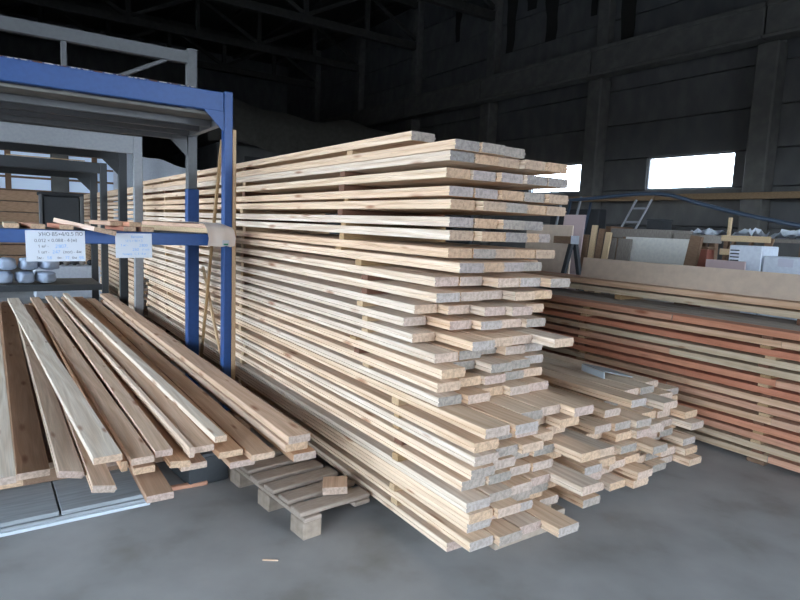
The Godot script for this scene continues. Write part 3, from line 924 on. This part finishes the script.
# ------------------------------------------------------------------ pallet and grey sheets
func pallet_and_sheets() -> void:
	var p := thing("wooden_pallet", "weathered grey wooden pallet between the loose planks and the tall stack", "pallet", Vector3(1.22, 0, -2.60), Vector3(0, 0.0, 0))
	p.rotation.y = 0.10
	for k in 6:
		put("slat", box(Vector3(0.42, 0.024, 0.104), 0.005), M.pallet, p, Vector3(0.19 + 0.006 * ((k * 5) % 3), 0.126 + 0.002 * (k % 3), 0.0 - 0.152 * k), Vector3(0, 0.03 * ((k * 7) % 3 - 1), 0))
	for q in 2:
		put("stringer", box(Vector3(0.1, 0.022, 0.86), 0.004), M.pallet, p, Vector3(0.04 + 0.3 * q, 0.103, -0.36))
		for k in range(q, 3):
			put("block", box(Vector3(0.105, 0.092, 0.13), 0.004), M.block, p, Vector3(0.04 + 0.3 * q, 0.046, 0.0 - 0.36 * k))
	var o := plank("offcut_block", plank_mesh(0.13, 0.04, 0.14, false, 0.1, 0.3), M.old[0], M.cut[2], Vector3(1.44, 0.166, -2.64), Vector3(0, -0.5, 0.06))
	tag(o, "short pale offcut lying on the grey pallet", "offcut")
	# sheets on the floor
	var s := thing("sheet_stack", "low stack of blue-grey sheets on the floor beneath the loose planks", "sheet stack")
	put("sheet", box(Vector3(1.85, 0.018, 1.5), 0.002), M.sheet_edge, s, Vector3(-0.275, 0.009, -4.02), Vector3(0, 0.015, 0))
	put("sheet", box(Vector3(1.85, 0.02, 1.5), 0.002), M.sheet, s, Vector3(-0.277, 0.029, -4.025), Vector3(0, 0.015, 0))
	put("sheet", box(Vector3(1.42, 0.022, 1.49), 0.002), M.sheet, s, Vector3(-0.49, 0.051, -4.03), Vector3(0, 0.015, 0))
	put("sheet", box(Vector3(0.42, 0.022, 1.49), 0.002), M.sheet, s, Vector3(0.437, 0.051, -4.042), Vector3(0, 0.02, 0))
	var b := thing("floor_batten", "thin reddish batten on the floor behind the dark brown plank", "batten")
	bar("stick", Vector3(0.68, 0.012, -3.42), Vector3(1.0, 0.012, -3.40), 0.035, 0.022, M.red[5], b)
	var c := thing("grey_crate", "small dark grey crate under the loose planks by the pallet", "crate", Vector3(1.0, 0, -3.55), Vector3(0, 0.1, 0))
	put("body", box(Vector3(0.24, 0.17, 0.3), 0.006), M.dark_steel, c, Vector3(0, 0.085, 0))
	put("lid", box(Vector3(0.26, 0.02, 0.32), 0.004), M.steel, c, Vector3(0, 0.18, 0))
	# splinters and shavings on the floor
	var sh := thing("wood_splinter", "tiny pale wood splinter on the floor near the sheets", "splinter")
	bar("sliver", Vector3(0.98, 0.004, -2.47), Vector3(1.04, 0.004, -2.43), 0.006, 0.006, M.old[4], sh, 0.001)

# ------------------------------------------------------------------ back left corner
func back_corner() -> void:
	var z := -20.0
	var w := struct("wall_partition", Vector3(0, 0, z))
	for k in 7:                                                    # brown boarding, board by board
		slab("board", w, Vector3(XL, 0.02 + 0.3 * k, -0.12), Vector3(3.9, 0.3 + 0.3 * k, 0.008 * (k % 2)), M.brown_wall, 0.01)
	slab("pillar", w, Vector3(1.45, 2.12, -0.1), Vector3(1.88, 4.3, 0.12), M.girder, 0.02)
	for x in [-2.2, -0.9, 0.42, 2.56, 3.85]:
		slab("mullion", w, Vector3(x - 0.07, 2.12, -0.08), Vector3(x + 0.07, 3.2, 0.06), M.brown, 0.01)
	for y in [2.1, 2.46, 2.82, 3.18]:
		slab("transom", w, Vector3(XL, y, -0.07), Vector3(3.9, y + 0.05, 0.05), M.brown, 0.01)
	slab("header", w, Vector3(XL, 3.2, -0.12), Vector3(3.9, 4.3, 0.0), M.wall, 0.01)
	for row in 3:
		for k in [[-2.13, -0.97], [-0.83, 0.35], [0.49, 1.44], [1.9, 2.49], [2.63, 3.78]]:
			put("window_pane", box(Vector3(k[1] - k[0], 0.30, 0.01), 0.002), M.lit, w, Vector3((k[0] + k[1]) * 0.5, 2.305 + 0.36 * row, -0.03))
	# dark machine with light corners
	var m := thing("machine_cabinet", "dark grey machine cabinet with pale corners behind the rack shelf", "machine", Vector3(1.1, 0, -13.0))
	slab("body", m, Vector3(-0.31, 0, -0.5), Vector3(0.31, 1.86, 0), M.dark_steel, 0.03)
	for s in [-1.0, 1.0]:
		slab("corner_post", m, Vector3(s * 0.34 - 0.03, 0, -0.05), Vector3(s * 0.34 + 0.03, 1.88, 0.03), M.steel, 0.01)
	slab("cap", m, Vector3(-0.37, 1.86, -0.5), Vector3(0.37, 1.92, 0.03), M.dark, 0.01)
	var b := thing("white_slab_block", "low white slab lying behind the far end of the loose planks", "slab", Vector3(1.9, 0, -12.4))
	slab("body", b, Vector3(-1.3, 0, -0.6), Vector3(0.6, 0.58, 0), M.cool_white, 0.02)
	for i in 7:
		var st := SurfaceTool.new()
		st.begin(Mesh.PRIMITIVE_TRIANGLES)
		st.set_smooth_group(-1)
		var s := SphereMesh.new()
		s.radius = 0.058
		s.height = 0.11
		s.radial_segments = 7
		s.rings = 4
		st.append_from(s, 0, Transform3D(Basis.from_euler(Vector3(i, i * 2, 0)), Vector3.ZERO))
		st.generate_normals()
		var q := put("dark_lump", st.commit(), M.dark if i % 2 == 0 else M.grey_wood, self, Vector3(0.74 + 0.13 * i, 0.632, -12.7), Vector3(0, i, 0))
		tag(q, "small dark lump on the white slab, %s from the left" % ORD[i], "lump", "dark lumps on the white slab")
	# pale sheeting with a sloping upper edge
	var st2 := SurfaceTool.new()
	st2.begin(Mesh.PRIMITIVE_TRIANGLES)
	st2.set_smooth_group(0)
	var pt := func(i: int, j: int) -> Vector3:
		var x := 3.0 + i * 0.16
		var top := 3.5 - 0.26 * (x - 3.0) * 0.72 + 0.04 * sin(i * 0.9)
		return Vector3(x, top * (1.0 - j / 10.0), -19.6 + 0.07 * sin(i * 1.15) + 0.03 * sin(j * 0.8 + i * 0.4))
	for i in 30:
		for j in 10:
			quad(st2, pt.call(i, j), pt.call(i + 1, j), pt.call(i + 1, j + 1), pt.call(i, j + 1))
	st2.generate_normals()
	tag(put("plastic_curtain", st2.commit(), M.cool_white, self), "pale plastic curtain with a sloping upper edge behind the racks", "curtain")
	# tarpaulin over a block of stored goods
	var c := thing("covered_store", "dim block of goods under a wavy grey tarpaulin far behind the stack", "covered goods", Vector3(12.0, 0, -25.0))
	slab("block_wall", c, Vector3(-5.2, 0, -3.5), Vector3(4.9, 4.3, 3.0), M.wall2, 0.05)
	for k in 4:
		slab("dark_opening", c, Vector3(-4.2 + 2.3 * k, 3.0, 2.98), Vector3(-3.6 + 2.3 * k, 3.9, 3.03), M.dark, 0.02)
	var st3 := SurfaceTool.new()
	st3.begin(Mesh.PRIMITIVE_TRIANGLES)
	st3.set_smooth_group(0)
	var nz := noise(0.22, 77, 2)
	var tp := func(i: int, j: int) -> Vector3:
		var x := -5.6 + i * 0.28
		var y := 5.75 - 0.01 * i + 0.12 * sin(i * 0.33 + 0.6) + 0.07 * sin(i * 0.71)
		var zz := 3.15 - 0.8 * (j - 4)
		if j < 4:
			y = lerp(4.25 + 0.15 * sin(i * 0.5), y - 0.2, j / 4.0)
			zz = 3.25 + 0.05 * sin(i * 1.3)
		return Vector3(x, y, zz)
	for i in 38:
		for j in 10:
			quad(st3, tp.call(i, j + 1), tp.call(i + 1, j + 1), tp.call(i + 1, j), tp.call(i, j))
	st3.generate_normals()
	put("tarpaulin", st3.commit(), M.tarp, c)

# ------------------------------------------------------------------ things along the right wall
func lean(called: String, label: String, cat: String, size: Vector3, base: Vector3, tilt: float, m, group := "", yaw := 0.0) -> MeshInstance3D:
	# a panel (x thin) standing at base and leaning away from the camera (towards +x)
	var b := Basis.from_euler(Vector3(0, yaw, 0)) * Basis.from_euler(Vector3(0, 0, -tilt))
	var o := put(called, box(size, 0.004), m, self, base + b * Vector3(0, size.y * 0.5, 0))
	o.basis = b
	tag(o, label, cat, group)
	return o

func right_clutter() -> void:
	var wp := thing("cream_sheet", "large cream panel leaning behind the reddish stack", "panel", Vector3(7.8, 0, -5.1), Vector3(0, 0, -0.1))
	put("sheet", box(Vector3(0.03, 1.55, 1.1), 0.004), M.white, wp, Vector3(0, 0.775, 0))
	put("edge_strip", box(Vector3(0.036, 1.55, 0.05), 0.004), M.brown, wp, Vector3(0, 0.775, -0.575))
	put("blue_tag", box(Vector3(0.004, 0.11, 0.09), 0.001), M.blue_ink, wp, Vector3(-0.02, 1.46, -0.53))
	# bench with thick grey tops
	var b := thing("work_bench", "grey timber bench with a thick top behind the cream panel", "bench", Vector3(8.6, 0, -5.65))
	slab("top", b, Vector3(-0.3, 1.52, -0.55), Vector3(0.3, 1.67, 0.5), M.grey_wood, 0.01)
	slab("top", b, Vector3(-0.3, 1.50, 0.54), Vector3(0.3, 1.62, 0.95), M.grey_wood, 0.01)
	for q in [[-0.24, -0.48], [0.24, -0.48], [-0.24, 0.86], [0.24, 0.86], [-0.24, 0.2], [0.24, 0.2]]:
		slab("leg", b, Vector3(q[0] - 0.05, 0, q[1] - 0.05), Vector3(q[0] + 0.05, 1.51, q[1] + 0.05), M.brown, 0.006)
	slab("end_block", b, Vector3(-0.3, 1.50, -0.66), Vector3(0.3, 1.70, -0.55), M.brown, 0.01)
	var gb := 0
	for a in [[-5.84, 0.0, 0.2], [-5.6, -0.05, 0.24]]:
		lean("leaning_board", "grey board leaning %s the cream panel" % ["one step left of", "right beside"][gb], "board", Vector3(0.03, 1.52, a[2]), Vector3(7.7, 0, a[0]), 0.1, M.grey_wood, "grey leaning boards", a[1])
		gb += 1
	for k in 4:
		var o := lean("leaning_plank", "brown plank leaning beside the grey boards, %s from the left" % ORD[k], "plank", Vector3(0.035, 1.56 + 0.05 * ((k * 3) % 4), 0.1), Vector3(7.5, 0, -6.16 + 0.12 * k), 0.12, M.brown if k % 2 == 0 else M.light_wood, "brown leaning planks")
		o.rotate_x(0.02 * (k - 1))
	# mauve-brown sheet with a shorter flap
	lean("mauve_sheet", "mauve-brown sheet standing tall right of the tall stack", "sheet", Vector3(0.02, 1.86, 0.42), Vector3(7.42, 0, -6.36), 0.1, M.pink)
	# plastic-covered sheet at the edge of the tall stack
	lean("beige_sheet", "beige sheet standing just behind the tall stack's right edge", "sheet", Vector3(0.02, 1.66, 0.8), Vector3(6.08, 0, -5.54), 0.03, M.tan)
	# trestle
	var t := thing("saw_trestle", "dark wooden trestle with a crossbar near the tall stack", "trestle", Vector3(5.9, 0, -4.98))
	bar("leg", Vector3(0, 0, -0.32), Vector3(0, 1.52, 0.04), 0.05, 0.055, M.dark, t)
	bar("leg", Vector3(0.07, 0, 0.38), Vector3(0.07, 1.52, 0.0), 0.05, 0.055, M.dark, t)
	slab("crossbar", t, Vector3(-0.06, 1.43, -0.22), Vector3(-0.03, 1.52, 0.16), M.brown, 0.004)
	slab("blue_tag", t, Vector3(-0.066, 1.43, 0.06), Vector3(-0.06, 1.53, 0.18), M.cool_white, 0.001)
	# poles leaning on the wall
	for k in 4:
		var p := thing("leaning_pole", "thin pole leaning on the wall, %s from the left beyond the tall stack" % ORD[k], "pole", Vector3.ZERO, Vector3.ZERO, "poles leaning on the wall")
		bar("pole", Vector3(12.0, 0, -11.0 + 0.32 * k), Vector3(12.5, 2.35 + 0.08 * (k % 3), -10.95 + 0.32 * k), 0.05, 0.05, M.pale_steel if k % 2 == 0 else M.hose, p)
	slab("backboard", thing("dark_shelving", "dark shelving standing before the wall left of the ladder", "shelving", Vector3(12.6, 0, -10.4)), Vector3(0, 0, -1.0), Vector3(0.3, 2.2, 0.6), M.dark, 0.02)
	# ladder
	var l := thing("step_ladder", "bluish metal ladder leaning before the wall under the window", "ladder", Vector3(10, 0, 0))
	var la := Vector3(0, 0, -8.15)
	var lb := Vector3(0.35, 2.26, -7.2)
	var off := Vector3(0, 0, 0.33)
	bar("rail", la, lb, 0.05, 0.03, M.pale_steel, l)
	bar("rail", la + off, lb + off, 0.05, 0.03, M.pale_steel, l)
	for k in 8:
		var s := 0.12 + 0.115 * k
		bar("rung", la.lerp(lb, s), (la + off).lerp(lb + off, s), 0.035, 0.035, M.pale_steel, l)
	var db := thing("dark_box", "dark box on the bench at the ladder's foot", "box", Vector3(8.7, 1.672, -5.62))
	slab("body", db, Vector3(-0.14, 0, -0.12), Vector3(0.14, 0.14, 0.14), M.dark, 0.01)
	slab("lid", db, Vector3(-0.15, 0.14, -0.13), Vector3(0.15, 0.165, 0.15), M.dark_steel, 0.006)
	# hose that runs along the rail and droops to the right
	var hp := PackedVector3Array()
	var key := [Vector3(8, 2.05, -9.5), Vector3(8, 2.10, -7.04), Vector3(8, 2.17, -5.8), Vector3(8, 2.185, -5.3), Vector3(8, 2.14, -4.95), Vector3(8, 2.05, -4.65), Vector3(8, 1.90, -4.03), Vector3(8, 1.76, -3.32), Vector3(8, 1.6, -2.4), Vector3(8, 1.45, -1.4)]
	var cv := Curve3D.new()
	for i in key.size():
		var tn: Vector3 = (key[min(i + 1, key.size() - 1)] - key[max(i - 1, 0)]) * 0.18
		cv.add_point(key[i], -tn, tn)
	for i in 41:
		hp.append(cv.sample_baked(cv.get_baked_length() * i / 40.0))
	var h := thing("suction_hose", "dark blue hose sagging in front of the wall towards the right", "hose")
	put("hose", tube(hp, 0.028), M.hose, h)
	for q in [[-9.3, 2.05], [-1.5, 1.47]]:
		slab("support_post", h, Vector3(7.97, 0, q[0] - 0.03), Vector3(8.03, q[1] - 0.02, q[0] + 0.03), M.dark_steel, 0.005)
	# crate of pale wood
	var c := thing("open_crate", "pale wooden crate with slatted sides and brown props", "crate", Vector3(8.3, 0, -4.1))
	slab("top_board", c, Vector3(-0.2, 1.54, -0.2), Vector3(-0.17, 1.62, 0.42), M.light_wood, 0.004)
	slab("lower_board", c, Vector3(-0.2, 1.36, -0.2), Vector3(-0.17, 1.44, 0.42), M.light_wood, 0.004)
	for k in 3:
		bar("prop", Vector3(-0.14, 1.30, -0.16 + 0.25 * k), Vector3(-0.14, 1.60, -0.02 + 0.22 * k), 0.06, 0.03, M.brown, c)
	for k in 2:
		slab("leg", c, Vector3(-0.16, 0, -0.18 + 0.52 * k), Vector3(-0.10, 1.6, -0.12 + 0.52 * k), M.brown, 0.005)
	slab("base", c, Vector3(-0.2, 0, -0.2), Vector3(0.3, 0.1, 0.42), M.brown, 0.005)
	bar("upright", Vector3(0.0, 0.1, -0.22), Vector3(0.0, 1.86, -0.2), 0.04, 0.04, M.light_wood, c)
	var bp := lean("brown_panel_post", "brown post leaning left of the pale crate", "post", Vector3(0.06, 1.6, 0.16), Vector3(7.7, 0, -4.55), 0.06, M.brown)
	bp.rotate_x(0.12)
	# crumpled white sheets
	for k in 3:
		var st := SurfaceTool.new()
		st.begin(Mesh.PRIMITIVE_TRIANGLES)
		st.set_smooth_group(-1)
		var nn := noise(0.35, 90 + k, 2)
		for face in 2:
			for i in 6:
				for j in 6:
					var pp := func(a: int, b2: int) -> Vector3: return Vector3((a - 3) * 0.09, 0.2 * absf(nn.get_noise_2d(a * 1.3, b2 * 1.3)) + (0.0 if face == 0 else -0.02), (b2 - 3) * (0.07 if k != 1 else 0.05))
					if face == 0:
						quad(st, pp.call(i, j), pp.call(i + 1, j), pp.call(i + 1, j + 1), pp.call(i, j + 1))
					else:
						quad(st, pp.call(i, j + 1), pp.call(i + 1, j + 1), pp.call(i + 1, j), pp.call(i, j))
		st.generate_normals()
		var o := put("crumpled_sheet", st.commit(), M.cool_white, self, [Vector3(9.6, 1.625, -5.3), Vector3(9.6, 1.625, -4.65), Vector3(9.6, 1.625, -4.05)][k])
		tag(o, "crumpled whitish sheet behind the pale crate, %s from the left" % ORD[k], "sheet", "crumpled sheets")
	var tb := thing("low_table", "plain table carrying the crumpled white sheets", "table", Vector3(9.6, 0, -4.6))
	slab("top", tb, Vector3(-0.4, 1.55, -1.0), Vector3(0.4, 1.6, 0.9), M.grey_wood, 0.006)
	for q in [[-0.34, -0.94], [0.34, -0.94], [-0.34, 0.84], [0.34, 0.84]]:
		slab("leg", tb, Vector3(q[0] - 0.04, 0, q[1] - 0.04), Vector3(q[0] + 0.04, 1.55, q[1] + 0.04), M.brown, 0.005)
	# white cabinet with vents
	var k := thing("vented_cabinet", "pale blue-white cabinet with vent slots in its corner", "cabinet", Vector3(7.4, 0, -3.62))
	slab("body", k, Vector3(0, 0, -0.19), Vector3(0.4, 1.5, 0.19), M.cool_white, 0.01)
	for q in 4:
		slab("vent_slot", k, Vector3(-0.004, 1.31 + 0.04 * q, -0.175), Vector3(0.004, 1.325 + 0.04 * q, -0.07), M.dark, 0.001)
	slab("emblem", k, Vector3(-0.004, 1.16, 0.08), Vector3(0.004, 1.21, 0.11), M.steel, 0.001)
	lean("mauve_board", "mauve board leaning in front of the vented cabinet", "board", Vector3(0.02, 1.32, 0.46), Vector3(7.05, 0, -3.68), 0.03, M.pink)
	var wb := thing("white_box", "large white box at the right border with a faint square mark", "box", Vector3(7.4, 0, -3.05))
	slab("body", wb, Vector3(0, 0, -0.36), Vector3(0.5, 1.39, 0.5), M.cool_white, 0.012)
	slab("mark", wb, Vector3(-0.003, 1.28, -0.2), Vector3(0.003, 1.37, -0.04), M.lavender, 0.001)
	var rc := thing("red_bin", "small red bin between the cream panel and the crate", "bin", Vector3(8.1, 0, -4.5))
	slab("body", rc, Vector3(-0.08, 0, -0.12), Vector3(0.1, 1.42, 0.08), mat(rgb(140, 82, 68), 0.6), 0.01)
	slab("rim", rc, Vector3(-0.1, 1.42, -0.14), Vector3(0.12, 1.45, 0.1), M.brown, 0.006)
